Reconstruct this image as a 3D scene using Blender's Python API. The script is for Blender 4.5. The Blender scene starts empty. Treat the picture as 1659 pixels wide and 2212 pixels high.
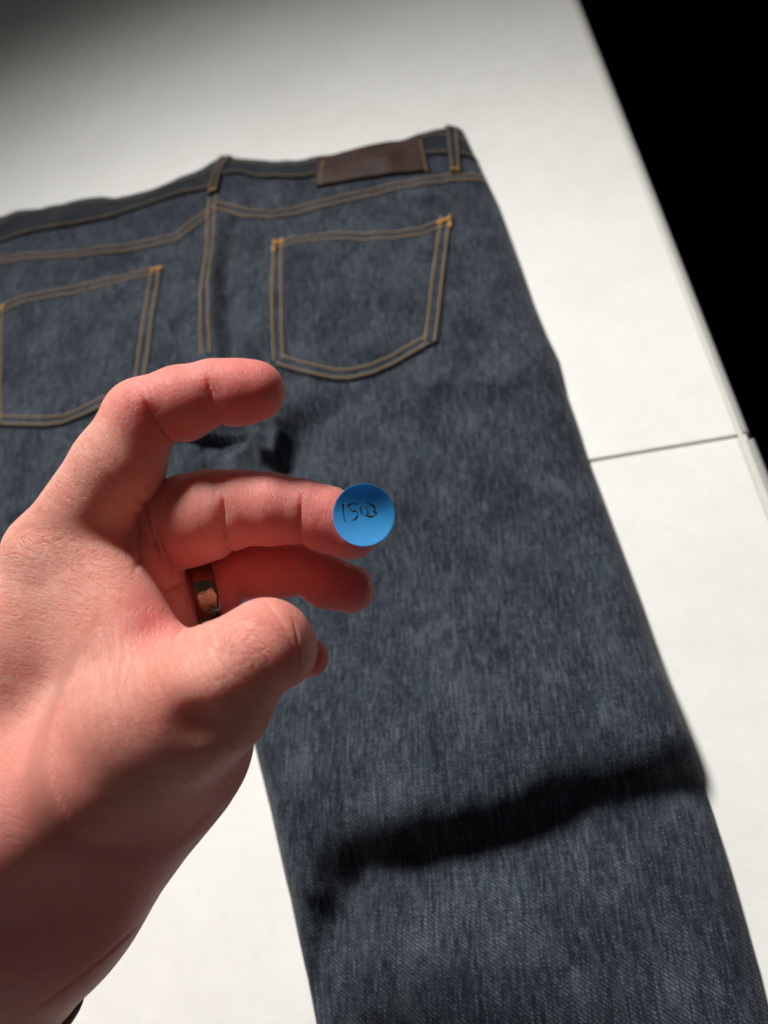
import bpy, math, random
import numpy as np
from mathutils import Vector, Matrix

# ------------------------------------------------------------------ camera, light, exposure
sc = bpy.context.scene
R = np.array([[0.9765088767878971, -0.16232548283285278, -0.14170692000576773],
              [-0.0662466356111229, -0.8519551160360052, 0.5194072232172792],
              [-0.20504096377223485, -0.49781815744622904, -0.8426952505456492]])
CAM_H = 0.4244889
CAM = np.array([0, 0, CAM_H])
FP = 1659.0; CX = 829.5; CY = 1106.0

cam_d = bpy.data.cameras.new('camera'); cam = bpy.data.objects.new('camera', cam_d)
sc.collection.objects.link(cam); sc.camera = cam
cam_d.sensor_fit = 'HORIZONTAL'; cam_d.sensor_width = 26; cam_d.lens = 26
cam_d.clip_start = 0.01; cam_d.clip_end = 50
ax = R @ np.array([1, 0, 0]); ay = R @ np.array([0, -1, 0]); az = R @ np.array([0, 0, -1])
cam.matrix_world = Matrix([[ax[0], ay[0], az[0], 0], [ax[1], ay[1], az[1], 0], [ax[2], ay[2], az[2], CAM_H], [0, 0, 0, 1]])
cam_d.dof.use_dof = True; cam_d.dof.focus_distance = 0.258; cam_d.dof.aperture_fstop = 8.8

w = bpy.data.worlds.new('World'); sc.world = w; w.use_nodes = True
w.node_tree.nodes['Background'].inputs[0].default_value = (1.0, 0.97, 0.93, 1)
w.node_tree.nodes['Background'].inputs[1].default_value = 0.042

def spot(name, loc, target, power, size, blend, radius, col):
    l = bpy.data.lights.new(name, 'SPOT'); l.energy = power; l.spot_size = math.radians(size); l.spot_blend = blend
    l.shadow_soft_size = radius; l.color = col
    o = bpy.data.objects.new(name, l); sc.collection.objects.link(o); o.location = loc
    o.rotation_euler = (Vector(target) - Vector(loc)).to_track_quat('-Z', 'Y').to_euler()
    return o
spot('window_light', (-0.92, 2.02, 2.46), (0.10, -0.50, 0.0), 580, 41.2, 0.55, 0.32, (1.0, 0.975, 0.94))

sc.view_settings.view_transform = 'Standard'; sc.view_settings.look = 'None'
sc.view_settings.exposure = 0.0; sc.view_settings.gamma = 1
sc.cycles.max_bounces = 8

# ------------------------------------------------------------------ helpers
col = sc.collection
rng = np.random.default_rng(4)

def plane_pt(px, py, h=0.0):
    """point of the photograph -> the real place on the table (height h)"""
    r = R @ np.array([(px - CX) / FP, (py - CY) / FP, 1.0])
    t = (CAM_H - h) / -r[2]
    return np.array([r[0] * t, r[1] * t])
def PL(pts, h=0.0): return np.array([plane_pt(x, y, h) for x, y in pts])

def tag(o, label=None, cat=None, group=None, kind=None):
    if label: o['label'] = label
    if cat: o['category'] = cat
    if group: o['group'] = group
    if kind: o['kind'] = kind
    return o
def empty(name, loc=(0, 0, 0)):
    o = bpy.data.objects.new(name, None); col.objects.link(o); o.location = loc; o.empty_display_size = .01
    return o
def mesh_obj(name, verts, faces, mat, parent=None, smooth=True, attrs=None):
    me = bpy.data.meshes.new(name)
    verts = np.asarray(verts, dtype=np.float32)
    if isinstance(faces, np.ndarray):
        n, k = faces.shape
        me.vertices.add(len(verts)); me.vertices.foreach_set('co', verts.ravel())
        me.loops.add(n * k); me.loops.foreach_set('vertex_index', faces.astype(np.int32).ravel())
        me.polygons.add(n); me.polygons.foreach_set('loop_start', np.arange(n, dtype=np.int32) * k)
        me.update(calc_edges=True)
    else:
        me.from_pydata([tuple(v) for v in verts], [], faces)
    me.validate()
    if smooth: me.polygons.foreach_set('use_smooth', np.ones(len(me.polygons), dtype=bool))
    if attrs:
        for k_, a in attrs.items():
            if a.ndim == 1:
                at = me.attributes.new(k_, 'FLOAT', 'POINT'); at.data.foreach_set('value', a.astype(np.float32))
            else:
                at = me.attributes.new(k_, 'FLOAT_VECTOR', 'POINT'); at.data.foreach_set('vector', a.astype(np.float32).ravel())
    me.materials.append(mat)
    o = bpy.data.objects.new(name, me); col.objects.link(o)
    if parent: o.parent = parent
    return o

class NT:
    def __init__(s, name):
        s.m = bpy.data.materials.new(name); s.m.use_nodes = True; s.t = s.m.node_tree; s.N = s.t.nodes
        s.b = s.N['Principled BSDF']
    def n(s, typ, ins=None, **kw):
        nd = s.N.new(typ)
        for k, v in kw.items(): setattr(nd, k, v)
        for k, v in (ins or {}).items(): s.set(nd, k, v)
        return nd
    def set(s, nd, k, v):
        if hasattr(v, 'is_output') or isinstance(v, bpy.types.NodeSocket): s.t.links.new(v, nd.inputs[k])
        else: nd.inputs[k].default_value = v
    def math(s, op, a, b=None, c=None, clamp=False):
        nd = s.n('ShaderNodeMath', operation=op); nd.use_clamp = clamp; s.set(nd, 0, a)
        if b is not None: s.set(nd, 1, b)
        if c is not None: s.set(nd, 2, c)
        return nd.outputs[0]
    def noise(s, vec, scale, detail=3, rough=.55, dist=0):
        return s.n('ShaderNodeTexNoise', {'Vector': vec, 'Scale': scale, 'Detail': detail, 'Roughness': rough, 'Distortion': dist}).outputs['Fac']
    def scl(s, vec, sx, sy, sz, rz=0):
        nd = s.n('ShaderNodeMapping', {'Vector': vec}); nd.inputs['Scale'].default_value = (sx, sy, sz)
        nd.inputs['Rotation'].default_value = (0, 0, rz); return nd.outputs[0]
    def mix(s, f, a, b, typ='MIX'):
        nd = s.n('ShaderNodeMix', data_type='RGBA', blend_type=typ); s.set(nd, 0, f)
        s.set(nd, 6, a if not isinstance(a, tuple) else (*a, 1)); s.set(nd, 7, b if not isinstance(b, tuple) else (*b, 1)); return nd.outputs[2]
    def ramp(s, f, lo, hi):
        nd = s.n('ShaderNodeMapRange', {'Value': f, 'From Min': lo, 'From Max': hi}); nd.interpolation_type = 'SMOOTHSTEP'; return nd.outputs[0]
    def bump(s, h, strength, dist, normal=None):
        nd = s.n('ShaderNodeBump', {'Height': h, 'Strength': strength, 'Distance': dist})
        if normal is not None: s.set(nd, 'Normal', normal)
        return nd.outputs[0]
    def obj(s): return s.n('ShaderNodeTexCoord').outputs['Object']
    def attr(s, name, out='Fac'): return s.n('ShaderNodeAttribute', attribute_name=name).outputs[out]

# ------------------------------------------------------------------ materials
def mat_tile():
    s = NT('white_stone_tile'); o = s.obj()
    a = s.noise(o, 9, 4, .6); b = s.noise(o, 45, 4, .6); c = s.noise(o, 420, 3, .6)
    f = s.math('ADD', s.math('MULTIPLY', a, .6), s.math('MULTIPLY', b, .4))
    c1 = s.mix(s.ramp(f, .35, .65), (.80, .80, .77), (.855, .855, .83))
    sp = s.ramp(s.noise(o, 95, 2, .5), .60, .74)
    c1 = s.mix(s.math('MULTIPLY', sp, .2), c1, (.70, .70, .69))
    s.set(s.b, 'Base Color', c1); s.b.inputs['Roughness'].default_value = .42
    s.b.inputs['Specular IOR Level'].default_value = .35
    h = s.math('ADD', s.math('MULTIPLY', s.noise(o, 130, 3, .6), .7), s.math('MULTIPLY', c, .3))
    s.set(s.b, 'Normal', s.bump(h, .35, .0007)); return s.m
def mat_simple(name, c, rough=.6, bump=None, spec=.5, metal=0):
    s = NT(name); o = s.obj()
    n = s.noise(o, bump[0] if bump else 60, 4, .6)
    s.set(s.b, 'Base Color', s.mix(n, tuple(x * .82 for x in c), tuple(min(1, x * 1.12) for x in c)))
    s.b.inputs['Roughness'].default_value = rough; s.b.inputs['Specular IOR Level'].default_value = spec
    s.b.inputs['Metallic'].default_value = metal
    if bump: s.set(s.b, 'Normal', s.bump(n, bump[1], bump[2]))
    return s.m
def mat_denim(name='indigo_denim', lift=1.0, weft=False):
    s = NT(name); v = s.attr('cloth', 'Vector')      # metres: x across the warp, y along it
    o = v
    # slub streaks along the warp at three sizes
    st1 = s.noise(s.scl(o, 520, 60, 1), 1, 4, .65)
    st2 = s.noise(s.scl(o, 1500, 130, 1), 1, 3, .65)
    st3 = s.noise(s.scl(o, 2400, 900, 1), 1, 2, .6)
    big = s.noise(s.scl(o, 34, 22, 1), 1, 3, .55)
    weft = s.noise(s.scl(o, 110, 1100, 1), 1, 3, .6)
    slub = s.ramp(s.noise(s.scl(o, 900, 34, 1), 1, 2, .5), .58, .72)
    # twill: diagonal ribs, broken into short floats
    sep = s.n('ShaderNodeSeparateXYZ', {'Vector': o}); X, Y = sep.outputs[0], sep.outputs[1]
    wob = s.math('MULTIPLY', s.noise(o, 120, 3, .6), 4.5)
    ph = s.math('ADD', s.math('ADD', s.math('MULTIPLY', X, 2300.0), s.math('MULTIPLY', Y, 3350.0)), wob)
    tw = s.math('MULTIPLY_ADD', s.math('SINE', ph), .5, .5)
    ph2 = s.math('ADD', s.math('MULTIPLY', X, 6200.0), s.math('MULTIPLY', wob, 2.0))
    yr = s.math('MULTIPLY_ADD', s.math('SINE', ph2), .5, .5)
    f = s.math('MULTIPLY_ADD', s.ramp(st1, .40, .80), .55, s.math('MULTIPLY_ADD', s.ramp(st2, .40, .80), .75, s.math('MULTIPLY_ADD', s.ramp(st3, .40, .78), .45, s.math('MULTIPLY_ADD', big, 1.0, s.math('MULTIPLY', weft, .9)))))
    f = s.math('ADD', s.math('SUBTRACT', f, 1.12), s.math('MULTIPLY', slub, .34), clamp=True)
    tw = s.math('MULTIPLY', tw, s.math('MULTIPLY_ADD', s.ramp(st3, .32, .66), .75, .40))
    f2 = s.math('MULTIPLY', f, s.math('MULTIPLY_ADD', tw, 1.15, .22))
    dark = tuple(x * lift for x in (.0120, .0160, .0255)); lite = tuple(x * lift for x in (.166, .190, .232))
    c1 = s.mix(f2, dark, lite)
    hs = s.noise(s.scl(o, 150, 50, 1), 1, 3, .6)
    c1 = s.mix(s.math('MULTIPLY', s.ramp(hs, .45, .7), .25), c1, tuple(x * lift for x in (.072, .102, .121)))
    s.set(s.b, 'Base Color', c1); s.b.inputs['Roughness'].default_value = .85
    s.b.inputs['Specular IOR Level'].default_value = .12
    s.b.inputs['Sheen Weight'].default_value = .12; s.b.inputs['Sheen Roughness'].default_value = .4
    h = s.math('ADD', s.math('MULTIPLY', tw, .65), s.math('MULTIPLY', yr, .2)); h = s.math('ADD', h, s.math('MULTIPLY', st3, .5))
    n1 = s.bump(h, .75, .00035)
    n1 = s.bump(s.noise(s.scl(o, 70, 45, 1), 1, 3, .55), .5, .0022, n1)
    s.set(s.b, 'Normal', n1); return s.m
def mat_skin():
    s = NT('skin'); o = s.obj()
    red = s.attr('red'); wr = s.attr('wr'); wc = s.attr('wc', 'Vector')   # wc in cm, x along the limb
    n1 = s.noise(o, 60, 4, .6); n2 = s.noise(o, 260, 3, .6)
    base = s.mix(s.ramp(n1, .35, .65), (.83, .36, .275), (.89, .44, .345))
    base = s.mix(s.math('MULTIPLY', s.ramp(n2, .5, .72), .25), base, (.62, .24, .19))
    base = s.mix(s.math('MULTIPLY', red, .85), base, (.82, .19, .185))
    # creases: cells stretched across the limb
    wv = s.n('ShaderNodeVectorMath', operation='ADD')
    nz = s.n('ShaderNodeTexNoise', {'Vector': wc, 'Scale': 2.2, 'Detail': 2})
    sc_ = s.n('ShaderNodeVectorMath', operation='SCALE'); s.t.links.new(nz.outputs['Color'], sc_.inputs[0]); sc_.inputs['Scale'].default_value = .16
    s.t.links.new(wc, wv.inputs[0]); s.t.links.new(sc_.outputs[0], wv.inputs[1]); W = wv.outputs[0]
    def cells(vec, scale, lo, hi):
        vo = s.n('ShaderNodeTexVoronoi', {'Vector': vec, 'Scale': scale}, feature='DISTANCE_TO_EDGE')
        return s.ramp(vo.outputs['Distance'], lo, hi)
    def ridge(vec, detail=2):      # thin dark lines where the noise crosses its middle
        nn_ = s.noise(vec, 1, detail, .55); return s.ramp(s.math('ABSOLUTE', s.math('SUBTRACT', nn_, .5)), .0, .055)
    ca = ridge(s.scl(W, 8.5, .9, .9), 3); cd = ridge(s.scl(W, 2.0, 7.0, 7.0), 2); ce = ridge(s.scl(W, 14.0, 3.5, 3.5), 1)
    cb = cells(s.scl(W, 1.0, .6, .6), 21.0, 0.0, .22)
    h = s.math('ADD', s.math('MULTIPLY', s.math('MULTIPLY', ca, wr), .75), s.math('MULTIPLY', cb, .30))
    h = s.math('ADD', h, s.math('MULTIPLY', s.math('MULTIPLY', cd, wr), .40)); h = s.math('ADD', h, s.math('MULTIPLY', ce, .30))
    nn = s.bump(h, .85, .00024)
    nn = s.bump(s.noise(o, 900, 2, .5), .25, .00010, nn)
    nn = s.bump(s.noise(o, 110, 3, .5), .35, .0006, nn)
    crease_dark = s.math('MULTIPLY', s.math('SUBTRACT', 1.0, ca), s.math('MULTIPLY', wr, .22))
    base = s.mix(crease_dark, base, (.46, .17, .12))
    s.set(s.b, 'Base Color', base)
    s.set(s.b, 'Roughness', s.math('MULTIPLY_ADD', n2, .2, .38))
    s.b.inputs['Specular IOR Level'].default_value = .42
    s.b.inputs['Subsurface Weight'].default_value = 1.0
    s.b.inputs['Subsurface Radius'].default_value = (1.0, .22, .11)
    s.b.inputs['Subsurface Scale'].default_value = .0068
    s.set(s.b, 'Normal', nn); return s.m
M_tile = mat_tile()
M_grout = mat_simple('grout', (.70, .69, .63), .9, (900, .5, .0005))
M_edge = mat_simple('grey_tile_edge', (.34, .34, .33), .7, (300, .3, .0004))  # darker grey than the tile tops
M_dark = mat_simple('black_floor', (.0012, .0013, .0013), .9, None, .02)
M_denim = mat_denim()
M_band = mat_denim('shaded_band_denim', .46)  # same denim, with the waistband's shade darkened into its colour
M_thread = mat_simple('tan_thread', (.52, .35, .17), .6, (2000, .4, .0003))
M_threadg = mat_simple('orange_thread', (.85, .42, .07), .55, (2000, .4, .0003))
M_leather = mat_simple('brown_leather', (.032, .0125, .009), .6, (260, .4, .0008), .2)
M_skin = mat_skin()

# ------------------------------------------------------------------ the tiled ledge and the dark floor beyond
def slab(name, x0, x1, y0, y1, z0, z1, bev, mat, parent, rz=0):
    """rounded-edge stone slab: top ring inset by the bevel"""
    v = []; segs = 4
    rings = [(0, z0)] + [(bev * (1 - math.cos(a)), z1 - bev + bev * math.sin(a)) for a in [i * math.pi / 2 / segs for i in range(segs + 1)]]
    for ins, z in rings: v += [(x0 + ins, y0 + ins, z), (x1 - ins, y0 + ins, z), (x1 - ins, y1 - ins, z), (x0 + ins, y1 - ins, z)]
    f = []
    for r in range(len(rings) - 1):
        for k in range(4): a = r * 4 + k; b = r * 4 + (k + 1) % 4; f.append((a, b, b + 4, a + 4))
    n = len(rings) * 4; f.append((n - 4, n - 3, n - 2, n - 1)); f.append((3, 2, 1, 0))
    return mesh_obj(name, v, f, mat, parent, smooth=False)
ledge = tag(empty('tiled_ledge', (0, 0, -.02)), 'pale stone tiled ledge the jeans are spread on', kind='structure')
XE = 0.1630; J = 0.2735
def T(name, *a): 
    o = slab(name, *a, ledge); o.location = (0, 0, .02); return o
T('tile', -1.10, XE - .0076, J + .0017, 1.70, -.010, 0, .0008, M_tile)
T('tile', -1.10, XE - .0085, -.62, J - .0017, -.010, 0, .0008, M_tile)
T('edge_tile', XE - .0050, XE, J + .0017, 1.70, -.30, -.0004, .0028, M_edge)
T('edge_tile', XE - .0040, XE + .0016, -.62, J - .0017, -.30, -.0004, .0028, M_edge)
T('grout_bed', -1.10, XE - .0022, -.62, 1.70, -.30, -.0018, .0004, M_grout)
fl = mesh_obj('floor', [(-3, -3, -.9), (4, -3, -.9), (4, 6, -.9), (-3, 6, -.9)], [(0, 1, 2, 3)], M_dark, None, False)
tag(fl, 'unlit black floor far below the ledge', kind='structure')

# ------------------------------------------------------------------ jeans
Hh = .004
waist_top = PL([(0, 467), (14, 463), (42, 452), (93, 451), (150, 441), (231, 427), (255, 425), (320, 410), (384, 389), (440, 366), (476, 344), (495, 338), (520, 341), (560, 344), (640, 345), (690, 335), (800, 314), (915, 293), (985, 276), (1004, 281)], .005)
ytop_x = waist_top[:, 0]; ytop_y = waist_top[:, 1]
o_ = np.argsort(ytop_x); ytop_x = ytop_x[o_]; ytop_y = ytop_y[o_]
outer = PL([(1003, 284), (1022, 325), (1045, 372), (1078, 440), (1112, 535), (1152, 650), (1183, 725), (1204, 768), (1222, 845), (1240, 895), (1270, 985), (1330, 1150), (1380, 1290), (1430, 1440), (1500, 1620), (1512, 1665), (1545, 1760), (1600, 1950), (1640, 2090), (1668, 2212)], .003)
outer = np.vstack([[outer[0][0] - .002, .75], outer, [[.082, -.10], [.083, -.46]]])
inner = PL([(448, 1040), (455, 1200), (470, 1330), (516, 1500), (553, 1620), (590, 1755), (622, 1900), (655, 2080), (680, 2212)], .003)
inner = np.vstack([inner, [[-.122, -.10], [-.122, -.46]]])
seamc = PL([(480, 342), (468, 400), (456, 470), (456, 547), (450, 646), (450, 770), (448, 900), (446, 1030)], .019)
Y_CR = inner[0][1]; HEM = -.45
def interp_y(poly, y):
    o = np.argsort(poly[:, 1]); return np.interp(y, poly[o, 1], poly[o, 0])
cin = np.vstack([seamc, inner])
def x_center(y): return interp_y(seamc, y)
def xR_in(y): return interp_y(cin, y)
def xR_out(y): return interp_y(outer, y)
XC = -.207
def xL_in(y):
    g = np.maximum(0, xR_in(y) - interp_y(np.vstack([seamc, [[seamc[-1][0], -1]]]), y))
    return np.where(y > Y_CR, xR_in(y), interp_y(seamc, np.maximum(y, Y_CR)) - g * 1.0 - np.clip((Y_CR - y), 0, 1) * .16)
def xL_out(y): return 2 * XC - xR_out(y) - np.clip(.42 - y, 0, 1) * .12

def pdist(x, y, poly):
    """distance to a polyline, and signed side / arclength"""
    best = np.full(x.shape, 1e9); side = np.zeros(x.shape); arc = np.zeros(x.shape); L = 0
    for a, b in zip(poly[:-1], poly[1:]):
        d = b - a; l = np.hypot(*d)
        t = np.clip(((x - a[0]) * d[0] + (y - a[1]) * d[1]) / l ** 2, 0, 1)
        dx = x - a[0] - t * d[0]; dy = y - a[1] - t * d[1]; r = np.hypot(dx, dy)
        m = r < best; best = np.where(m, r, best); side = np.where(m, (d[0] * dy - d[1] * dx) / l, side); arc = np.where(m, L + t * l, arc); L += l
    return best, side, arc / L
def vnoise(x, y, sx, sy, seed):
    r = np.random.default_rng(seed); G = r.random((64, 64)).astype(np.float64)
    u = x * sx + 200; v = y * sy + 200; iu = np.floor(u).astype(int); iv = np.floor(v).astype(int); fu = u - iu; fv = v - iv
    fu = fu * fu * (3 - 2 * fu); fv = fv * fv * (3 - 2 * fv); g = lambda a, b: G[a % 64, b % 64]
    return (g(iu, iv) * (1 - fu) + g(iu + 1, iv) * fu) * (1 - fv) + (g(iu, iv + 1) * (1 - fu) + g(iu + 1, iv + 1) * fu) * fv
yokeL = PL([(-30, 566), (0, 568), (116, 568), (185, 560), (260, 545), (384, 520), (406, 500), (438, 475), (455, 462)], .017)
yokeR = PL([(470, 456), (505, 466), (543, 477), (592, 479), (640, 468), (686, 456), (764, 441), (893, 410), (979, 385), (1045, 369)], .015)
RIDGES = [  # polyline px, height, width, ends fade
    ([(478, 490), (481, 560), (477, 650), (478, 700), (484, 765), (490, 850)], .0085, .0046),     # pinch of cloth beside the seat seam
    ([(700, 560), (640, 640)], .0006, .008),
    ([(880, 440), (950, 445), (1010, 500), (1030, 560)], .0036, .0075),
    ([(1060, 500), (1040, 560), (1090, 640)], .0026, .009),
    ([(552, 905), (556, 950), (578, 985), (600, 990), (612, 950), (606, 900)], .0130, .0055),     # knot of cloth under the crotch
    ([(520, 560), (560, 700), (600, 780)], .0016, .010),
    ([(420, 980), (500, 1010), (600, 1040)], .0055, .012),
    ([(560, 370), (600, 400), (640, 430)], .0014, .006),
    ([(900, 840), (1050, 850), (1215, 790)], .0042, .012),
    ([(760, 960), (900, 900), (1020, 830)], .0020, .016),
    ([(900, 1330), (1100, 1270), (1350, 1180)], .0022, .022),
    ([(700, 1500), (900, 1560), (1150, 1540)], .0016, .022),
]
RIDGES = [(PL(p, .012), h, w_) for p, h, w_ in RIDGES]
STEP = PL([(640, 2080), (675, 1985), (715, 1890), (765, 1828), (860, 1822), (1000, 1795), (1130, 1755), (1250, 1708), (1370, 1668), (1500, 1640), (1560, 1625)], .018)
STEP2 = PL([(650, 2120), (700, 2010), (760, 1930)], .014)
def H(x, y, dedge):
    """height of the cloth over the ledge"""
    x = np.asarray(x, float); y = np.asarray(y, float)
    g = np.sqrt(np.clip(1 - (1 - np.clip(dedge / .013, 0, 1)) ** 2, 0, 1))
    T_ = .009 + .012 * np.clip(dedge / .075, 0, 1) ** .85
    h = T_.copy()
    h += (vnoise(x, y, 14, 9, 1) - .5) * .0095 + (vnoise(x, y, 33, 22, 2) - .5) * .0040 + (vnoise(x, y, 75, 50, 3) - .5) * .0015
    for p, a, w_ in RIDGES:
        d, s_, arc = pdist(x, y, p); h += a * np.exp(-(d / w_) ** 2) * np.clip(np.sin(np.pi * np.clip(arc, .04, .96)) * 2.2, 0, 1)
    d, s_, arc = pdist(x, y, STEP)          # the big knee fold: high on the far side, drops to the near side
    s2 = s_ + (vnoise(x, y, 24, 24, 7) - .5) * .004 + (vnoise(x, y, 90, 60, 8) - .5) * .002
    wd = .0036 + .0030 * vnoise(x, y, 26, 6, 9) + .0022 * np.clip((arc - .72) / .28, 0, 1)
    up = 1 / (1 + np.exp(-np.clip(s2 / wd, -40, 40))); prof = np.where(s2 > 0, np.exp(-(s2 / .075) ** 2), 1.0)
    amp = .0175 * np.clip(arc / .12, .78, 1) * (1 - .04 * np.clip((arc - .80) / .2, 0, 1))
    near = -.0085 * np.exp(-((s2 + .011) / np.where(s2 < -.011, .022, .010)) ** 2) * np.clip(arc / .1, .5, 1)
    h += amp * up * prof * np.exp(-np.clip(d - np.abs(s2), 0, 1) / .02) + near * (d < .1)
    d, s_, arc = pdist(x, y, yokeL); h += .0008 * np.exp(-(d / .0052) ** 4)
    d, s_, arc = pdist(x, y, yokeR); h += .0008 * np.exp(-(d / .0052) ** 4)
    d, s_, arc = pdist(x, y, seamc); h += .0010 * np.exp(-(d / .0050) ** 4) * (y > Y_CR - .03)
    # the valley right of the seat seam
    vp = PL([(507, 500), (508, 560), (497, 640), (495, 720), (505, 790)], .012)
    d, s_, arc = pdist(x, y, vp); h -= .0060 * np.exp(-(d / .008) ** 2)
    vp = PL([(530, 930), (480, 960), (470, 1000), (560, 1020), (630, 1005), (655, 940)], .012)
    d, s_, arc = pdist(x, y, vp); h -= .012 * np.exp(-(d / .015) ** 2)
    return np.maximum(h, .004) * g
def edge_d(x, y):
    xr, xo = xR_out(y), xL_out(y)
    dR = xr - x; dL = x - xo; inside_right = x > (xR_in(y) + xL_in(y)) / 2
    din = np.where(inside_right, x - xR_in(y), xL_in(y) - x)
    din = np.where(y > Y_CR, din + 1.0 * 0 + np.clip((y - Y_CR) / .03, 0, 1) * .02 + .0, din)
    din = np.where(y > Y_CR + .03, 1.0, din)
    dt = np.interp(x, ytop_x, ytop_y) - y
    return np.clip(np.minimum(np.minimum(np.minimum(dR, dL), din), np.minimum(dt * 1.6, y - HEM + .004)), 0, 1)
def Hs(x, y): return H(x, y, edge_d(np.asarray(x, float), np.asarray(y, float)))

jeans = tag(empty('jeans', (XC, .3, 0)), 'dark indigo denim jeans lying back side up on the pale tiles', 'jeans')
def local(v): return v - np.array([XC, .3, 0])
def cloth_uv(x, y, rot=0.0):
    c, s_ = math.cos(rot), math.sin(rot); return np.stack([x * c - y * s_, x * s_ + y * c, 0 * x], -1)
def grid_faces(nr, nc, flip=False):
    i = np.arange(nr * nc).reshape(nr, nc)
    f = np.stack([i[:-1, :-1], i[:-1, 1:], i[1:, 1:], i[1:, :-1]], -1).reshape(-1, 4)
    return f[:, ::-1] if flip else f
def leg_mesh(name, fin, fout, right):
    nt, ns = 190, 760
    t = np.linspace(0, 1, nt)
    t = t - .11 * np.sin(2 * np.pi * t) / (2 * np.pi) * 2.2            # denser at both edges
    s_ = np.linspace(0, 1, ns); s_ = 1 - (1 - s_) ** 1.0
    yt = .66
    Tt, Ss = np.meshgrid(t, s_)
    y = HEM + Ss * (yt - HEM); x = np.zeros_like(y)
    for _ in range(14):
        a, b = fin(y), fout(y); x = a + (b - a) * Tt
        y = HEM + Ss * (np.interp(x, ytop_x, ytop_y) - HEM)
    if not right: pass
    d = np.minimum(np.abs(fout(y) - x), np.interp(x, ytop_x, ytop_y) * 1.6 - y * 1.6)
    z = Hs(x, y)
    z = np.where(np.abs(Tt - 1) < 1e-9, 0, z); z = np.where(np.abs(Ss - 1) < 1e-9, 0.0, z)
    v = np.stack([x, y, z + .0004], -1).reshape(-1, 3)
    return mesh_obj(name, local(v), grid_faces(ns, nt, flip=not right), M_denim, jeans, attrs={'cloth': cloth_uv(x, y, .03 if right else -.06).reshape(-1, 3)})
leg_mesh('trouser_leg', xR_in, xR_out, True)
leg_mesh('trouser_leg', xL_in, xL_out, False)

def resamp(p, n):
    p = np.asarray(p, float); d = np.r_[0, np.cumsum(np.hypot(*np.diff(p, axis=0).T))]; u = np.linspace(0, d[-1], n)
    return np.stack([np.interp(u, d, p[:, 0]), np.interp(u, d, p[:, 1])], -1)
def drape(name, bot, top, th, mat, n=(80, 30), rot=0.0, lift=.0002, parent=None, puff=0.0, rim=.0008):
    """a cloth or leather piece between two curves, lying on the jeans, with thickness"""
    B = resamp(bot, n[0]); Tt = resamp(top, n[0]); k = np.linspace(0, 1, n[1])[:, None, None]
    P = B[None] * (1 - k) + Tt[None] * k
    x, y = P[..., 0], P[..., 1]; h = Hs(x, y)
    u = np.linspace(0, 1, n[0])[None]; kk = np.linspace(0, 1, n[1])[:, None]
    z = h + th + lift + puff * np.sin(np.pi * u) * np.sin(np.pi * kk)
    nr, nc = x.shape
    top_v = np.stack([x, y, z], -1).reshape(-1, 3)
    ring = [(0, j) for j in range(nc)] + [(i, nc - 1) for i in range(1, nr)] + [(nr - 1, j) for j in range(nc - 2, -1, -1)] + [(i, 0) for i in range(nr - 2, 0, -1)]
    idx = np.array([i * nc + j for i, j in ring]); c0 = top_v.mean(0)
    low = top_v[idx].copy(); dirv = low[:, :2] - c0[:2]; dirv /= np.linalg.norm(dirv, axis=1, keepdims=True) + 1e-9
    low[:, :2] += dirv * rim * .5; low[:, 2] -= th + lift + .0012
    v = np.vstack([top_v, low]); m = len(idx); nb = len(top_v)
    f = [tuple(q) for q in grid_faces(nr, nc)]
    for a in range(m): b = (a + 1) % m; f.append((int(idx[b]), int(idx[a]), nb + a, nb + b))
    o = mesh_obj(name, local(v), f, mat, parent or jeans, attrs={'cloth': cloth_uv(v[:, 0], v[:, 1], rot)})
    return o

def stitches(name, lines, mat, parent=None, pitch=.0030, ln=.0025, r=.00050, up=.0012, kind='stuff', slant=0.0):
    V = []; F = []; base = 0
    ring = [(math.cos(a), math.sin(a)) for a in np.linspace(0, 2 * np.pi, 6)[:-1]]
    for line in lines:
        p = np.asarray(line, float); d = np.r_[0, np.cumsum(np.hypot(*np.diff(p, axis=0).T))]
        us = np.arange(pitch * .5, d[-1], pitch)
        for u in us:
            c = np.array([np.interp(u, d, p[:, 0]), np.interp(u, d, p[:, 1])])
            c2 = np.array([np.interp(u + .0004, d, p[:, 0]), np.interp(u + .0004, d, p[:, 1])]); dd = c2 - c
            if np.hypot(*dd) < 1e-7: continue
            dd /= np.hypot(*dd); a = slant + rng.normal(0, .05); dd = np.array([dd[0] * math.cos(a) - dd[1] * math.sin(a), dd[0] * math.sin(a) + dd[1] * math.cos(a)])
            nn = np.array([-dd[1], dd[0]])
            for q, rr in ((-1, .35), (-.5, 1), (.5, 1), (1, .35)):
                for cx, cy in ring:
                    pt = c + dd * q * ln / 2 + nn * cx * r * rr; V.append((pt[0], pt[1], cy * r * rr - r * .5 * (abs(q) > .9)))
            for s_ in range(3):
                for k in range(5): F.append((base + s_ * 5 + k, base + s_ * 5 + (k + 1) % 5, base + (s_ + 1) * 5 + (k + 1) % 5, base + (s_ + 1) * 5 + k))
            base += 20
    V = np.array(V); V[:, 2] += Hs(V[:, 0], V[:, 1]) + up
    o = mesh_obj(name, local(V), np.array(F), mat, parent or jeans); 
    if kind: o['kind'] = kind
    return o
def offset(p, d):
    p = resamp(p, 60); t = np.gradient(p, axis=0); t /= np.linalg.norm(t, axis=1, keepdims=True); return p + np.stack([-t[:, 1], t[:, 0]], -1) * d
def zero(o, p):  # children of parts keep the jeans' frame
    return o

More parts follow.
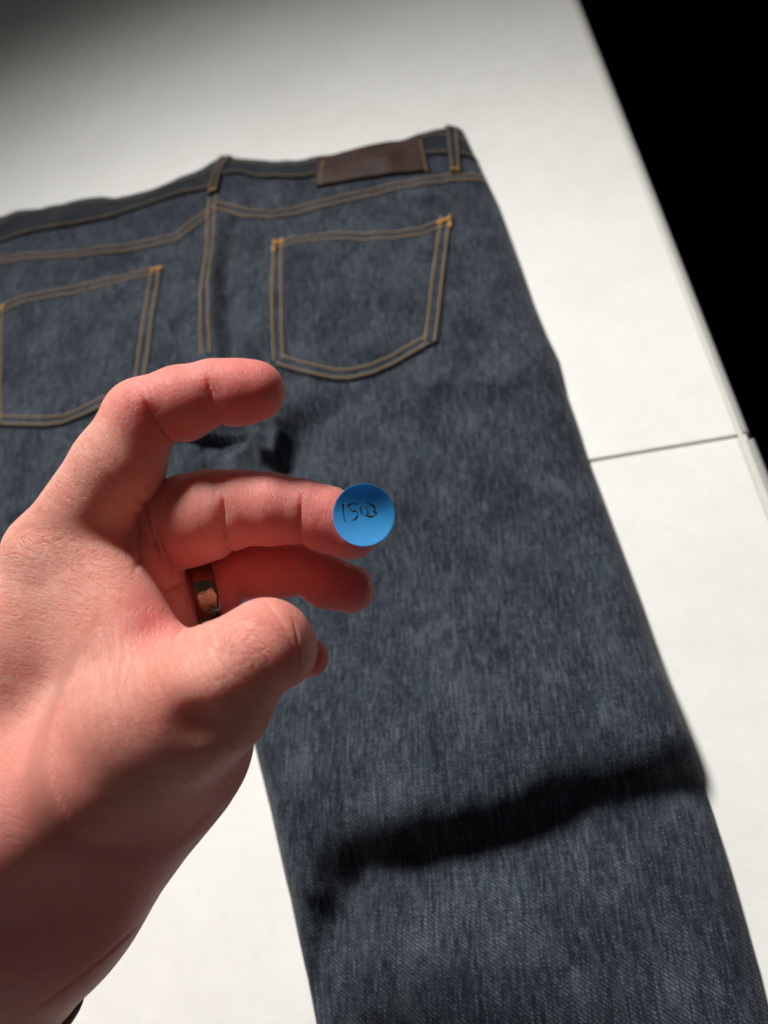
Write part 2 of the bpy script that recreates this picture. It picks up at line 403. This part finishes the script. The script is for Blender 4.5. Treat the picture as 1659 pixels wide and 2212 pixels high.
# waistband in two lengths either side of the centre loop
wbL_t = PL([(-25, 478), (3, 468), (14, 464), (42, 454), (93, 452), (150, 443), (231, 428), (255, 426), (320, 411), (384, 390), (440, 367), (474, 348)], .016)
wbL_b = PL([(-25, 530), (0, 522), (42, 515), (116, 510), (185, 495), (255, 477), (320, 455), (384, 433), (430, 418), (466, 408)], .016)
wbR_t = PL([(476, 346), (495, 341), (520, 343), (560, 346), (640, 347), (690, 337), (800, 316), (915, 295), (985, 279), (1003, 284)], .016)
wbR_b = PL([(468, 408), (488, 389), (530, 388), (580, 399), (667, 396), (760, 377), (860, 355), (957, 336), (1030, 326)], .016)
drape('waistband', wbL_b, wbL_t, .0018, M_band, (160, 22), 1.57)
drape('waistband', wbR_b, wbR_t, .0018, M_band, (160, 22), 1.57)
stitches('waistband_stitching', [offset(wbL_b, 0.00345), offset(wbR_b, 0.00345), offset(wbL_t, -0.00345), offset(wbR_t, -0.00345)], M_thread, up=.0024, r=.00042)
# yoke seams, double row
stitches('yoke_stitching', [offset(yokeL, 0.00345), offset(yokeL, -0.00345), offset(yokeR, 0.00345), offset(yokeR, -0.00345)], M_thread, r=.00072)
ctr = PL([(461, 428), (457, 470), (456, 547), (450, 646), (450, 775)], .019)
stitches('seat_seam_stitching', [offset(ctr, 0.00345), offset(ctr, -0.00345)], M_thread, r=.00080)
# outseam / inseam ridges at the hem
hem = np.array([[xR_in(HEM + .012) + .006, HEM + .012], [xR_out(HEM + .012) - .006, HEM + .012]])
stitches('hem_stitching', [hem], M_thread)

def make_pocket(top, bottom, left, right, inner_gap):
    """top: left->right curve, bottom: left->right curve"""
    o = drape('back_pocket', bottom, top, .0015, M_denim, (90, 70), .02, puff=.0012)
    a, b = resamp(top, 60), resamp(bottom, 80)
    L = np.array([b[0], a[0]]); Rr = np.array([b[-1], a[-1]])
    e = .0022; gp = inner_gap
    rows = []
    for q in (e, e + gp): 
        rows.append(offset(top, -q)[1:-1])
        pb = offset(bottom, q); rows.append(pb[2:-2])
        rows.append(offset(L, -q)); rows.append(offset(Rr, q))
    st = stitches('pocket_stitching', rows, M_thread, parent=o, up=.0026, r=.00072)
    return o, a, b
pt_top = PL([(587, 523), (640, 516), (700, 508), (780, 503), (850, 498), (905, 490), (935, 476), (977, 463)], .0215)
pt_bot = PL([(588, 786), (604, 798), (640, 808), (678, 815), (720, 819), (760, 818), (807, 809), (850, 792), (900, 765), (946, 740)], .0215)
p1, _, _ = make_pocket(pt_top, pt_bot, None, None, .0068)
pl_top = PL([(-12, 668), (40, 655), (110, 634), (180, 616), (260, 595), (310, 582), (350, 573)], .0215)
pl_bot = PL([(-14, 925), (40, 929), (100, 932), (145, 930), (190, 912), (240, 888), (290, 862), (322, 846)], .0215)
p2, _, _ = make_pocket(pl_top, pl_bot, None, None, .0068)
def bartack(a, b, parent):
    a, b = plane_pt(*a, .0225), plane_pt(*b, .0225)
    n = np.array([-(b - a)[1], (b - a)[0]]); n /= np.hypot(*n)
    return stitches('bar_tack', [np.array([a + n * k, b + n * k]) for k in (-.0005, .0005)], M_threadg, parent=parent, pitch=.0010, ln=.0013, r=.00050, up=.0030, slant=1.2, kind=None)
bartack((590, 527), (616, 523), p1); bartack((592, 535), (592, 545), p1)
bartack((942, 478), (974, 467), p1); bartack((972, 474), (971, 486), p1)
bartack((327, 584), (350, 577), p2); bartack((0, 670), (14, 666), p2)
# belt loops and the leather patch
def loop(bl, br, tr, tl, lab):
    o = drape('belt_loop', PL([bl, br], .018), PL([tl, tr], .011), .0020, M_band, (10, 30), 0.0, lift=.0010, puff=.0006)
    b = PL([bl, br], .018); t = PL([tl, tr], .011)
    rows = [np.array([b[0] * (1 - k) + b[1] * k, t[0] * (1 - k) + t[1] * k]) for k in (.2, .8)]
    stitches('loop_stitching', rows, M_thread, parent=o, up=.0040)
    stitches('bar_tack', [np.array([b[0] * .85 + b[1] * .15, b[0] * .15 + b[1] * .85]) + (t[0] - b[0]) * .04], M_threadg, parent=o, pitch=.0011, ln=.0016, r=.0005, up=.0040, slant=1.2, kind=None)
    return o
loop((451, 426), (474, 424), (501, 338), (476, 343), '')
loop((972, 369), (995, 365), (991, 277), (962, 279), '')
patch = drape('leather_patch', PL([(686, 414), (760, 402), (850, 388), (928, 375)], .0175), PL([(687, 334), (760, 321), (850, 305), (910, 293)], .0145), .0020, M_leather, (70, 30), 0, lift=.0010)
patch['label'] = 'plain dark brown leather patch'
stitches('patch_stitching', [PL([(915, 298), (930, 372)], .021) - np.array([.003, 0]), PL([(689, 338), (688, 410)], .021) + np.array([.003, 0])], M_thread, parent=patch, up=.0036, r=.0004)

# ------------------------------------------------------------------ the hand: one continuous surface grown from an implicit body
def K(x, y, Z, r):
    """a joint: photograph position, distance from the lens in cm, radius in photograph pixels at that distance"""
    return np.array([(x - CX) / FP * Z, (y - CY) / FP * Z, Z, r / FP * Z])
def smin(a, b, k):
    h = np.clip(.5 + .5 * (b - a) / k, 0, 1); return b * (1 - h) + a * h - k * h * (1 - h)
def cone(p, a, b):
    ab = b[:3] - a[:3]; l2 = float(ab @ ab); pa = p @ (ab / l2).astype(p.dtype) - float(a[:3] @ ab / l2); t = np.clip(pa, 0, 1)
    x = p[:, 0] - (a[0] + t * ab[0]); y = p[:, 1] - (a[1] + t * ab[1]); z = p[:, 2] - (a[2] + t * ab[2])
    return np.sqrt(x * x + y * y + z * z) - (a[3] + (b[3] - a[3]) * t)
INDEX = [K(125, 1195, 23.4, 98), K(255, 1008, 23.2, 96), K(312, 900, 23.1, 81), K(392, 872, 23.1, 79), K(463, 850, 23.1, 70.5), K(515, 848, 23.1, 69), K(550, 845, 23.1, 66)]
MIDDLE = [K(250, 1180, 25.4, 95), K(408, 1124, 24.2, 98), K(462, 1110, 23.9, 95), K(520, 1097, 23.7, 80), K(582, 1100, 23.6, 77), K(654, 1106, 23.6, 68.5), K(705, 1121, 23.6, 69), K(760, 1147, 23.42, 61)]
RING = [K(315, 1292, 26.0, 76), K(420, 1277, 25.6, 63), K(466, 1266, 25.7, 64), K(532, 1230, 25.7, 62), K(590, 1227, 25.6, 65), K(650, 1230, 25.4, 57), K(705, 1256, 25.2, 56), K(756, 1272, 25.1, 52)]
PINKY = [K(300, 1420, 28.6, 74), K(440, 1440, 27.4, 58), K(530, 1425, 26.8, 55), K(600, 1412, 26.4, 50), K(668, 1421, 26.2, 42)]
THUMB = [K(300, 1560, 21.2, 150), K(452, 1502, 20.8, 122), K(505, 1440, 20.8, 104), K(575, 1396, 21.0, 99), K(597, 1402, 22.3, 84), K(606, 1412, 23.6, 70)]
def chain(p, c, k):
    d = None
    for a, b in zip(c[:-1], c[1:]):
        e = cone(p, a, b); d = e if d is None else smin(d, e, k)
    return d
BODY = [  # thumb ridge, web, back of the hand, wrist and forearm
    (K(118, 1215, 23.5, 104), K(60, 1420, 23.6, 160)), (K(60, 1420, 23.6, 160), K(0, 1900, 23.6, 235)),
    (K(215, 1235, 22.9, 72), K(305, 1425, 21.7, 96)), (K(205, 1270, 23.4, 100), K(270, 1480, 22.2, 130)),
    (K(452, 1502, 20.8, 118), K(45, 1770, 22.1, 185)), (K(452, 1502, 20.8, 118), K(350, 1600, 23.6, 178)), (K(350, 1600, 23.6, 178), K(75, 1925, 24.6, 220)),
    (K(230, 1660, 24.4, 220), K(80, 1815, 24.6, 240)),
    (K(60, 1915, 24.4, 225), K(-105, 2105, 24.8, 238)), (K(50, 1890, 25.9, 205), K(-115, 2120, 26.2, 205)),
    (K(-105, 2105, 24.8, 240), K(-450, 2610, 25.2, 268)), (K(-115, 2120, 26.2, 205), K(-460, 2620, 26.7, 240)),
]
PALMB = [  # the hollow palm behind the web, and the far edge of the hand
    (K(302, 1205, 23.9, 82), K(338, 1330, 24.9, 82)), (K(338, 1330, 24.9, 82), K(250, 1560, 25.8, 150)),
    (K(250, 1560, 25.8, 150), K(60, 1900, 25.2, 230)), (K(300, 1310, 27.2, 78), K(100, 1850, 26.6, 180)),
    (K(300, 1420, 28.6, 74), K(80, 1900, 27.4, 175)), (K(118, 1215, 23.9, 95), K(300, 1310, 27.2, 76)), (K(100, 1400, 24.5, 150), K(240, 1500, 27.4, 110))]
def creaseP(p, c, n, w, a, pd, reach):
    """a flexion crease: c a point on the joint, n along the finger, pd toward the palmar side"""
    q = p - c[:3]; s_ = q @ n; t = q @ pd; m = np.exp(-(s_ / w) ** 2)
    return a * m * np.clip((t + .15) / .4, 0, 1) * (np.linalg.norm(q, axis=1) < reach)
def U(v): v = np.array(v, float); return v / np.linalg.norm(v)
CREASES = [(K(466, 852, 23.0, 0), U((1, -.05, .02)), .30, .075, U((.05, .9, -.2)), 1.5), (K(466, 852, 23.0, 0), U((1, -.18, .02)), .045, .085, U((.05, .9, -.4)), 1.5),
    (K(345, 898, 23.0, 0), U((.90, -.42, 0)), .30, .10, U((.35, .9, -.2)), 1.6), (K(347, 900, 23.0, 0), U((.90, -.42, 0)), .045, .11, U((.35, .9, -.4)), 1.6),
    (K(494, 1120, 23.4, 0), U((1, .0, 0)), .22, .09, U((0, .9, -.5)), 1.6), (K(494, 1120, 23.4, 0), U((1, .0, 0)), .045, .12, U((0, .8, -.6)), 1.6),
    (K(655, 1112, 23.4, 0), U((1, .06, 0)), .22, .06, U((0, .9, -.5)), 1.5), (K(655, 1112, 23.4, 0), U((1, .06, 0)), .045, .09, U((0, .8, -.6)), 1.5),
    (K(524, 1235, 25.2, 0), U((1, .05, 0)), .2, .12, U((0, .9, -.4)), 1.6), (K(651, 1235, 25.0, 0), U((1, .12, 0)), .2, .07, U((0, .9, -.4)), 1.5),
    (K(612, 1385, 20.6, 0), U((.75, -.35, .4)), .06, .035, U((.2, -.2, -1)), 1.4), (K(628, 1405, 20.6, 0), U((.85, -.05, .5)), .05, .045, U((.2, .3, -1)), 1.6)]
def hand_f(p, fine=False):
    body = None
    for a, b in BODY:
        e = cone(p, a, b); body = e if body is None else smin(body, e, 1.2)
    pm = None
    for a, b in PALMB:
        e = cone(p, a, b); pm = e if pm is None else smin(pm, e, .5)
    body = smin(body, pm, .16)
    idx = chain(p, INDEX, .25); d = smin(body, idx, .55)
    mid = chain(p, MIDDLE, .22); d = smin(d, mid, .10)
    rg = chain(p, RING, .22); d = smin(d, rg, .12)
    d = smin(d, chain(p, PINKY, .22), .12)
    th = chain(p, THUMB, .30); d = smin(d, th, .35)
    # knuckle, bone and hollow
    def blob(c, r, a): 
        q = np.linalg.norm(p - c[:3], axis=1); return a * np.exp(-(q / r) ** 2)
    d = d - blob(K(468, 1474, 19.4, 0), .65, .24) + blob(K(430, 1555, 19.5, 0), .8, .38) + blob(K(330, 1370, 21.0, 0), .55, .12)
    d = d - blob(K(60, 1165, 23.4, 0), .8, .10) - blob(K(235, 868, 23.1, 0), .5, .07)
    d = d + blob(K(560, 1345, 19.6, 0), .8, .05)
    for c in CREASES: d = d + creaseP(p, *c)
    # folds of the palm seen past the web, and of the web itself
    for c, n, w_, a, r_ in PALM:
        q = p - c[:3]; d = d + a * np.exp(-((q @ n) / w_) ** 2) * np.exp(-(np.linalg.norm(q, axis=1) / r_) ** 4)
    return d
PALM = [(K(325, 1150, 22.9, 0), U((1, -.25, 0)), .07, .13, 1.3), (K(352, 1200, 23.0, 0), U((1, -.2, 0)), .06, .12, 1.1), (K(300, 1180, 22.9, 0), U((1, -.15, 0)), .06, .06, 1.0),
        (K(385, 1262, 23.6, 0), U((.45, 1, 0)), .08, .10, .6), (K(355, 1330, 20.6, 0), U((1, -.6, 0)), .10, .08, 1.1),
        (K(480, 1690, 19.6, 0), U((.9, .55, 0)), .08, .03, 2.2), (K(440, 1790, 19.6, 0), U((.75, .65, 0)), .09, .035, 2.6), (K(385, 1850, 19.8, 0), U((.7, .72, 0)), .08, .03, 2.6), (K(200, 2095, 22, 0), U((.5, .85, 0)), .10, .05, 2.0)]

def surface_nets(f, lo, hi, vx):
    n = np.ceil((hi - lo) / vx).astype(int) + 1
    gx, gy, gz = [lo[i] + np.arange(n[i]) * vx for i in range(3)]
    F = np.empty(tuple(n), np.float32)
    B_ = 5                                                        # coarse blocks first, fine samples only near the skin
    cx, cy, cz = [np.arange(0, n[i], B_) for i in range(3)]
    Ci = np.stack(np.meshgrid(cx, cy, cz, indexing='ij'), -1).reshape(-1, 3)
    ctr_ = lo + (Ci + (B_ - 1) / 2) * vx; fc = f(ctr_); rad_ = vx * B_ * .87 * 1.6 + .25
    F[:] = np.float32(1.0)
    o3 = np.stack(np.meshgrid(*[np.arange(B_)] * 3, indexing='ij'), -1).reshape(-1, 3)
    inside = np.where(fc < -rad_)[0]; close = np.where(np.abs(fc) <= rad_)[0]
    for sel, val in ((inside, -1.0), (close, None)):
        G_ = (Ci[sel][:, None] + o3[None]).reshape(-1, 3); G_ = G_[(G_ < n).all(1)]
        F[tuple(G_.T)] = val if val is not None else f(lo + G_ * vx)
    S = F < 0
    c = [F[a:n[0] - 1 + a, b:n[1] - 1 + b, d:n[2] - 1 + d] for a in (0, 1) for b in (0, 1) for d in (0, 1)]
    cnt = sum((q < 0).astype(np.int8) for q in c); act = (cnt > 0) & (cnt < 8)
    ids = -np.ones(act.shape, int); ids[act] = np.arange(act.sum())
    I = np.argwhere(act); V = np.zeros((len(I), 3)); W_ = np.zeros(len(I))
    off = [(a, b, d) for a in (0, 1) for b in (0, 1) for d in (0, 1)]
    for i in range(8):
        for j in range(i + 1, 8):
            if sum(abs(off[i][k] - off[j][k]) for k in range(3)) != 1: continue
            fi = c[i][act]; fj = c[j][act]; m = (fi < 0) != (fj < 0); t = np.where(m, fi / np.where(m, fi - fj, 1), 0)
            P = np.array(off[i]) + t[:, None] * (np.array(off[j]) - np.array(off[i])); V[m] += P[m]; W_[m] += 1
    V = (V / W_[:, None] + I) * vx + lo
    faces = []
    for axis in range(3):
        a1, a2 = (axis + 1) % 3, (axis + 2) % 3
        sl0 = [slice(None)] * 3; sl1 = [slice(None)] * 3; sl0[axis] = slice(0, -1); sl1[axis] = slice(1, None)
        A = S[tuple(sl0)]; B = S[tuple(sl1)]; E = np.argwhere(A != B)
        E = E[(E[:, a1] > 0) & (E[:, a2] > 0) & (E[:, a1] < n[a1] - 1) & (E[:, a2] < n[a2] - 1)]
        fl = A[tuple(E.T)]
        def cell(da, db):
            Q = E.copy(); Q[:, a1] -= da; Q[:, a2] -= db; return ids[tuple(Q.T)]
        q = np.stack([cell(1, 1), cell(0, 1), cell(0, 0), cell(1, 0)], -1)
        q[~fl] = q[~fl][:, ::-1]; faces.append(q)
    return V, np.vstack(faces)
def project(f, V, it=3, e=.01):
    for _ in range(it):
        f0 = f(V); g = np.stack([f(V + np.eye(3)[k] * e) - f0 for k in range(3)], -1) / e
        V = V - (f0 / np.maximum((g * g).sum(1), .15))[:, None] * g
    return V
def to_world(V):
    V = np.asarray(V); return (V / 100) @ R.T + CAM
allk = [q for ch in (INDEX, MIDDLE, RING, PINKY, THUMB) for q in ch] + [q for ab in BODY + PALMB for q in ab]
lo = np.min([q[:3] - q[3] for q in allk], axis=0) - .5; hi = np.max([q[:3] + q[3] for q in allk], axis=0) + .5
hV, hF = surface_nets(hand_f, lo, hi, .18)
hV = project(hand_f, hV, 2)
def subdivide(V, Fq):
    me = bpy.data.meshes.new('tmp'); me.from_pydata(V.tolist(), [], Fq.tolist()); o = bpy.data.objects.new('tmp', me); col.objects.link(o)
    md = o.modifiers.new('s', 'SUBSURF'); md.levels = 1; md.render_levels = 1
    dg = bpy.context.evaluated_depsgraph_get(); ev = o.evaluated_get(dg); m2 = ev.to_mesh()
    v = np.empty(len(m2.vertices) * 3); m2.vertices.foreach_get('co', v); f = np.empty(len(m2.polygons) * 4, np.int32); m2.loops.foreach_get('vertex_index', f)
    ev.to_mesh_clear(); bpy.data.objects.remove(o); bpy.data.meshes.remove(me); return v.reshape(-1, 3), f.reshape(-1, 4)
hV, hF = subdivide(hV, hF); hV = project(hand_f, hV, 2)
hV, hF = subdivide(hV, hF); hV = project(hand_f, hV, 1)
# limb coordinates for the skin creases, redness and crease strength
def limb_coords(p):
    chains = [INDEX, MIDDLE, RING, PINKY, THUMB, [K(150, 1230, 23, 120), K(60, 1600, 23, 200), K(-60, 2000, 23.5, 230), K(-400, 2600, 24, 240)]]
    W_ = np.zeros(len(p)); C = np.zeros((len(p), 3))
    for ci, c in enumerate(chains):
        L = 0
        for a, b in zip(c[:-1], c[1:]):
            ab = b[:3] - a[:3]; l = np.linalg.norm(ab); d = ab / l; q = p - a[:3]; s_ = q @ d
            e = cone(p, a, b); w_ = np.exp(-np.clip(e - 0, -.5, 9) * 7) + 1e-12
            ref = np.array([0, 0, 1.]); u = np.cross(d, ref); u /= np.linalg.norm(u); v = np.cross(d, u)
            C += w_[:, None] * np.stack([L + s_, q @ u, q @ v], -1); W_ += w_; L += l
    return C / W_[:, None]
wc = limb_coords(hV)
def near(p, c, r): return np.exp(-(np.linalg.norm(p - c[:3], axis=1) / r) ** 2)
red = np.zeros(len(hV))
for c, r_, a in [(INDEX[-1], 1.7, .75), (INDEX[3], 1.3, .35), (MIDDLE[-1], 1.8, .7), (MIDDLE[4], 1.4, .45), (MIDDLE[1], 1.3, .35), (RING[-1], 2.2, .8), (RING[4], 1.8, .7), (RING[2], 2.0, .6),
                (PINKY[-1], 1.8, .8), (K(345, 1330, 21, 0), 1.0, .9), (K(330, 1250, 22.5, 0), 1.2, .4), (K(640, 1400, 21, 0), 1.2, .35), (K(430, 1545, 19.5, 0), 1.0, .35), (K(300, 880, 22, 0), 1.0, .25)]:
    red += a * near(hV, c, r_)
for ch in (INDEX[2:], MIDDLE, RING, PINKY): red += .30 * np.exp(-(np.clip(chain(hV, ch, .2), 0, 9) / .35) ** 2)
red += .75 * near(hV, K(300, 1800, 22, 0), 3.5) + .75 * near(hV, K(80, 2000, 22, 0), 4) + .3 * near(hV, K(450, 1640, 22, 0), 2)  # shadow red of the lower thumb base and wrist put into the skin colour
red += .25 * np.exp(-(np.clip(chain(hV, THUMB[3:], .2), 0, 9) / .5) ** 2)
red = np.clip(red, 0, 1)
wr = .5 + .6 * near(hV, K(90, 1180, 22.5, 0), 3.2) + .5 * near(hV, K(580, 1380, 20, 0), 1.6) - .35 * near(hV, INDEX[4], 1.8) - .3 * near(hV, MIDDLE[4], 2.2) + .3 * near(hV, K(300, 1500, 20, 0), 2)
wr = np.clip(wr, .05, 1)
hand_o = np.array([0, 0, 0.0])
person = tag(empty('person', to_world(np.array([K(0, 1900, 23, 0)[:3]]))[0]), 'bare left hand and wrist with curled fingers above the jeans', 'person')
PO = np.array(person.location)
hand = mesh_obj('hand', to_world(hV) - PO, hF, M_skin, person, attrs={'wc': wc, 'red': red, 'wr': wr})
# fingernails on the far side of the tips
M_nail = mat_simple('fingernail', (.72, .42, .36), .25, (90, .1, .0003), .5)
def nail(a, b, dors, wd, ln, back=.2):
    d = U(b[:3] - a[:3]); n = U(np.array(dors) - d * (np.array(dors) @ d)); s_ = np.cross(d, n); r = b[3] * .97
    V = []; nu, nv = 11, 10; 
    for lay in (0, 1):
        for i in range(nv):
            tv = i / (nv - 1)
            for j in range(nu):
                tu = (j / (nu - 1) - .5) * 2; edge = math.sqrt(max(0, 1 - tu * tu)); A = tu * wd
                u = (-back + (ln * tv + (.10 * edge * (1 if tv > .5 else -1)))); rr = r * (1 + .0 - .10 * tv * tv) + .02 - lay * .05
                V.append(b[:3] + d * (u - ln * .35) + (n * math.cos(A) + s_ * math.sin(A)) * rr)
    F = []
    for i in range(nv - 1):
        for j in range(nu - 1): a_ = i * nu + j; F.append((a_, a_ + 1, a_ + nu + 1, a_ + nu)); o2 = nu * nv + a_; F.append((o2, o2 + nu, o2 + nu + 1, o2 + 1))
    for i in range(nv - 1):
        for j in (0, nu - 1): a_ = i * nu + j; F.append((a_, a_ + nu, a_ + nu + nu * nv, a_ + nu * nv))
    for j in range(nu - 1):
        for i in (0, nv - 1): a_ = i * nu + j; F.append((a_, a_ + 1, a_ + 1 + nu * nv, a_ + nu * nv))
    return mesh_obj('fingernail', to_world(np.array(V)) - PO, F, M_nail, hand)
nail(INDEX[-2], INDEX[-1], (-.1, -.75, .65), .85, .95)
nail(MIDDLE[-2], MIDDLE[-1], (.25, -.5, .85), .85, 1.0)
nail(RING[-2], RING[-1], (.2, -.5, .85), .85, .95)
nail(PINKY[-2], PINKY[-1], (.1, -.5, .85), .85, .8)
nail(THUMB[-2], THUMB[-1], (.95, .25, -.1), .85, 1.1)

# ------------------------------------------------------------------ ring, sticker, bracelet edge
sR = NT('dark_polished_metal'); sR.b.inputs['Metallic'].default_value = 1; oo = sR.obj()
sR.set(sR.b, 'Base Color', sR.mix(sR.noise(oo, 300, 2), (.24, .165, .11), (.38, .28, .19))); sR.b.inputs['Roughness'].default_value = .16
sR.set(sR.b, 'Normal', sR.bump(sR.noise(oo, 420, 2, .5), .5, .0004))
RC = K(438, 1274, 25.6, 66); rd = U((.90, -.20, .30)) 
def ring_obj():
    ref = U(np.cross(rd, (0, 0, 1))); sv = np.cross(rd, ref); V = []; prof = []; hw = .37; th = .17; rr_ = []
    for A in np.linspace(0, 2 * np.pi, 24): 
        rad = ref * math.cos(A) + sv * math.sin(A); s_ = np.linspace(.5, 1.6, 111); f_ = hand_f(RC[:3] + rad * s_[:, None]); rr_.append(s_[np.argmax(f_ > 0)] if (f_ > 0).any() else 1.6)
    r0 = np.median([q for q in rr_ if q < 1.35]) ; print('ring radius', r0, RC[3], rr_)
    for a in np.linspace(0, 2 * np.pi, 17)[:-1]:
        cx, cy = math.cos(a), math.sin(a); px = hw * np.sign(cx) * abs(cx) ** .55; py = th / 2 * np.sign(cy) * abs(cy) ** .7; prof.append((px, py))
    N = 72
    for i in range(N):
        A = 2 * np.pi * i / N; rad = ref * math.cos(A) + sv * math.sin(A)
        for px, py in prof: V.append(RC[:3] + rd * px + rad * (r0 + th / 2 + py))
    k = len(prof); F = [(i * k + j, i * k + (j + 1) % k, ((i + 1) % N) * k + (j + 1) % k, ((i + 1) % N) * k + j) for i in range(N) for j in range(k)]
    c = to_world(RC[None, :3])[0]; o = mesh_obj('ring', to_world(np.array(V)) - c, F, sR.m); o.location = c
    return tag(o, 'dark polished metal ring band worn on the ring finger', 'ring')
ring_obj()

sS = NT('blue_paper'); oo = sS.obj()
n1 = sS.noise(sS.scl(oo, 1, 1, 1), 1500, 3, .6); n2 = sS.noise(oo, 350, 3, .6)
c1 = sS.mix(n2, (.04, .44, .90), (.06, .52, .95)); c1 = sS.mix(sS.math('MULTIPLY', n1, .35), c1, (.14, .60, .97))
sS.set(sS.b, 'Base Color', c1); sS.b.inputs['Roughness'].default_value = .55
sS.set(sS.b, 'Normal', sS.bump(n1, .3, .0001))
tr = sS.n('ShaderNodeBsdfTranslucent'); sS.set(tr, 'Color', c1); mx = sS.n('ShaderNodeMixShader'); mx.inputs[0].default_value = .5
sS.t.links.new(sS.b.outputs[0], mx.inputs[1]); sS.t.links.new(tr.outputs[0], mx.inputs[2]); sS.t.links.new(mx.outputs[0], sS.N['Material Output'].inputs['Surface'])
SC = K(786, 1112, 22.50, 67); SR = SC[3]
def st_pos(u, v, up=0.0):
    """u right, v down on the sticker, cm; the lower edge curls toward the viewer, the upper edge away"""
    z = -.36 * v * v - .10 * v - .05 * u * u
    return SC[:3] + np.array([u, v, z - up])
def sticker():
    N = 96; rings = [0, .2, .4, .6, .8, .93, .985, 1.0]; V = []; th = .012
    for lay in (0, 1):
        for q in rings:
            for i in range(N):
                a = 2 * np.pi * i / N; V.append(st_pos(q * SR * math.cos(a), q * SR * math.sin(a), -th * lay - (.004 if q == 1 else 0)))
    k = len(rings); F = []
    for lay in (0, 1):
        for r_ in range(k - 1):
            for i in range(N):
                a = (lay * k + r_) * N + i; b = (lay * k + r_) * N + (i + 1) % N; q = (a, a + N, b + N, b) if lay == 0 else (a, b, b + N, a + N); F.append(q)
    for i in range(N): a = (k - 1) * N + i; b = (k - 1) * N + (i + 1) % N; F.append((a, a + k * N, b + k * N, b))
    c = to_world(SC[None, :3])[0]
    o = mesh_obj('sticker', to_world(np.array(V)) - c, F, sS.m); o.location = c
    tag(o, 'round blue paper sticker with handwritten 1503 on the middle fingertip', 'sticker')
    ink = mat_simple('black_ink', (.012, .012, .02), .5, (3000, .2, .0001))
    # strokes traced in sticker units: px of the enlarged photograph, centre (757, 733), radius 513
    S_ = [[(412, 545), (414, 640), (424, 760), (446, 852)],
          [(650, 556), (600, 546), (545, 553), (486, 575), (520, 625), (566, 685), (600, 664), (640, 680), (658, 725), (640, 780), (600, 818), (552, 824)],
          [(742, 576), (712, 600), (700, 650), (715, 705), (760, 745), (805, 750), (828, 715), (820, 660), (790, 600)],
          [(808, 542), (835, 545), (880, 570), (930, 598), (938, 640), (906, 688), (945, 685), (968, 715), (945, 745), (890, 765), (840, 762), (805, 750)]]
    V = []; F = []; hwid = [.027, .029, .025, .032]
    for st, hw in zip(S_, hwid):
        p = np.array(st, float); p = (p - np.array([757, 733])) / 513 * SR
        for _ in range(3):   # Chaikin smoothing
            q = [p[0]]
            for a, b in zip(p[:-1], p[1:]): q += [a * .75 + b * .25, a * .25 + b * .75]
            p = np.array(q + [p[-1]])
        t = np.gradient(p, axis=0); t /= np.linalg.norm(t, axis=1, keepdims=True) + 1e-9; nn = np.stack([-t[:, 1], t[:, 0]], -1)
        b0 = len(V); L = len(p)
        for i in range(L):
            ww = hw * (.75 + .35 * math.sin(i * .23 + b0)) * (1 if 0 < i < L - 1 else .5)
            for s_, up in ((-1, .0015), (-.6, .004), (.6, .004), (1, .0015)):
                x, y = p[i] + nn[i] * ww * s_; V.append(st_pos(x, y, up))
        for i in range(L - 1):
            for j in range(3): a = b0 + i * 4 + j; F.append((a, a + 4, a + 5, a + 1))
    w_ = mesh_obj('handwriting', to_world(np.array(V)) - c, F, ink, o); w_['label'] = 'thin black handwritten number 1503'
    return o
sticker()
def strap():
    c0 = K(-75, 2120, 24.4, 0)[:3]; d = U(K(-420, 2620, 24.4, 0)[:3] - c0); cc = c0 - d * .55
    u = U(np.cross(d, (0, 0, 1))); v = np.cross(d, u); N = 64; V = []; F = []
    prof = [(-.35, -.05), (-.35, .10), (-.2, .17), (.2, .17), (.35, .10), (.35, -.05)]
    # follow the wrist: march outward to the skin
    for i in range(N):
        A = 2 * np.pi * i / N; rad = u * math.cos(A) + v * math.sin(A); s_ = np.linspace(1, 7, 121); f = hand_f(cc + rad * s_[:, None]); r0 = s_[np.argmax(f > 0)]
        for px, py in prof: V.append(cc + d * px + rad * (r0 + py))
    k = len(prof); F = [(i * k + j, i * k + (j + 1) % k, ((i + 1) % N) * k + (j + 1) % k, ((i + 1) % N) * k + j) for i in range(N) for j in range(k)]
    c = to_world(cc[None])[0]; o = mesh_obj('wrist_strap', to_world(np.array(V)) - c, F, mat_simple('strap_leather', (.07, .03, .012), .5, (200, .4, .0005))); o.location = c
    tag(o, 'thin brown strap round the wrist at the bottom edge of the picture', 'strap')
strap()
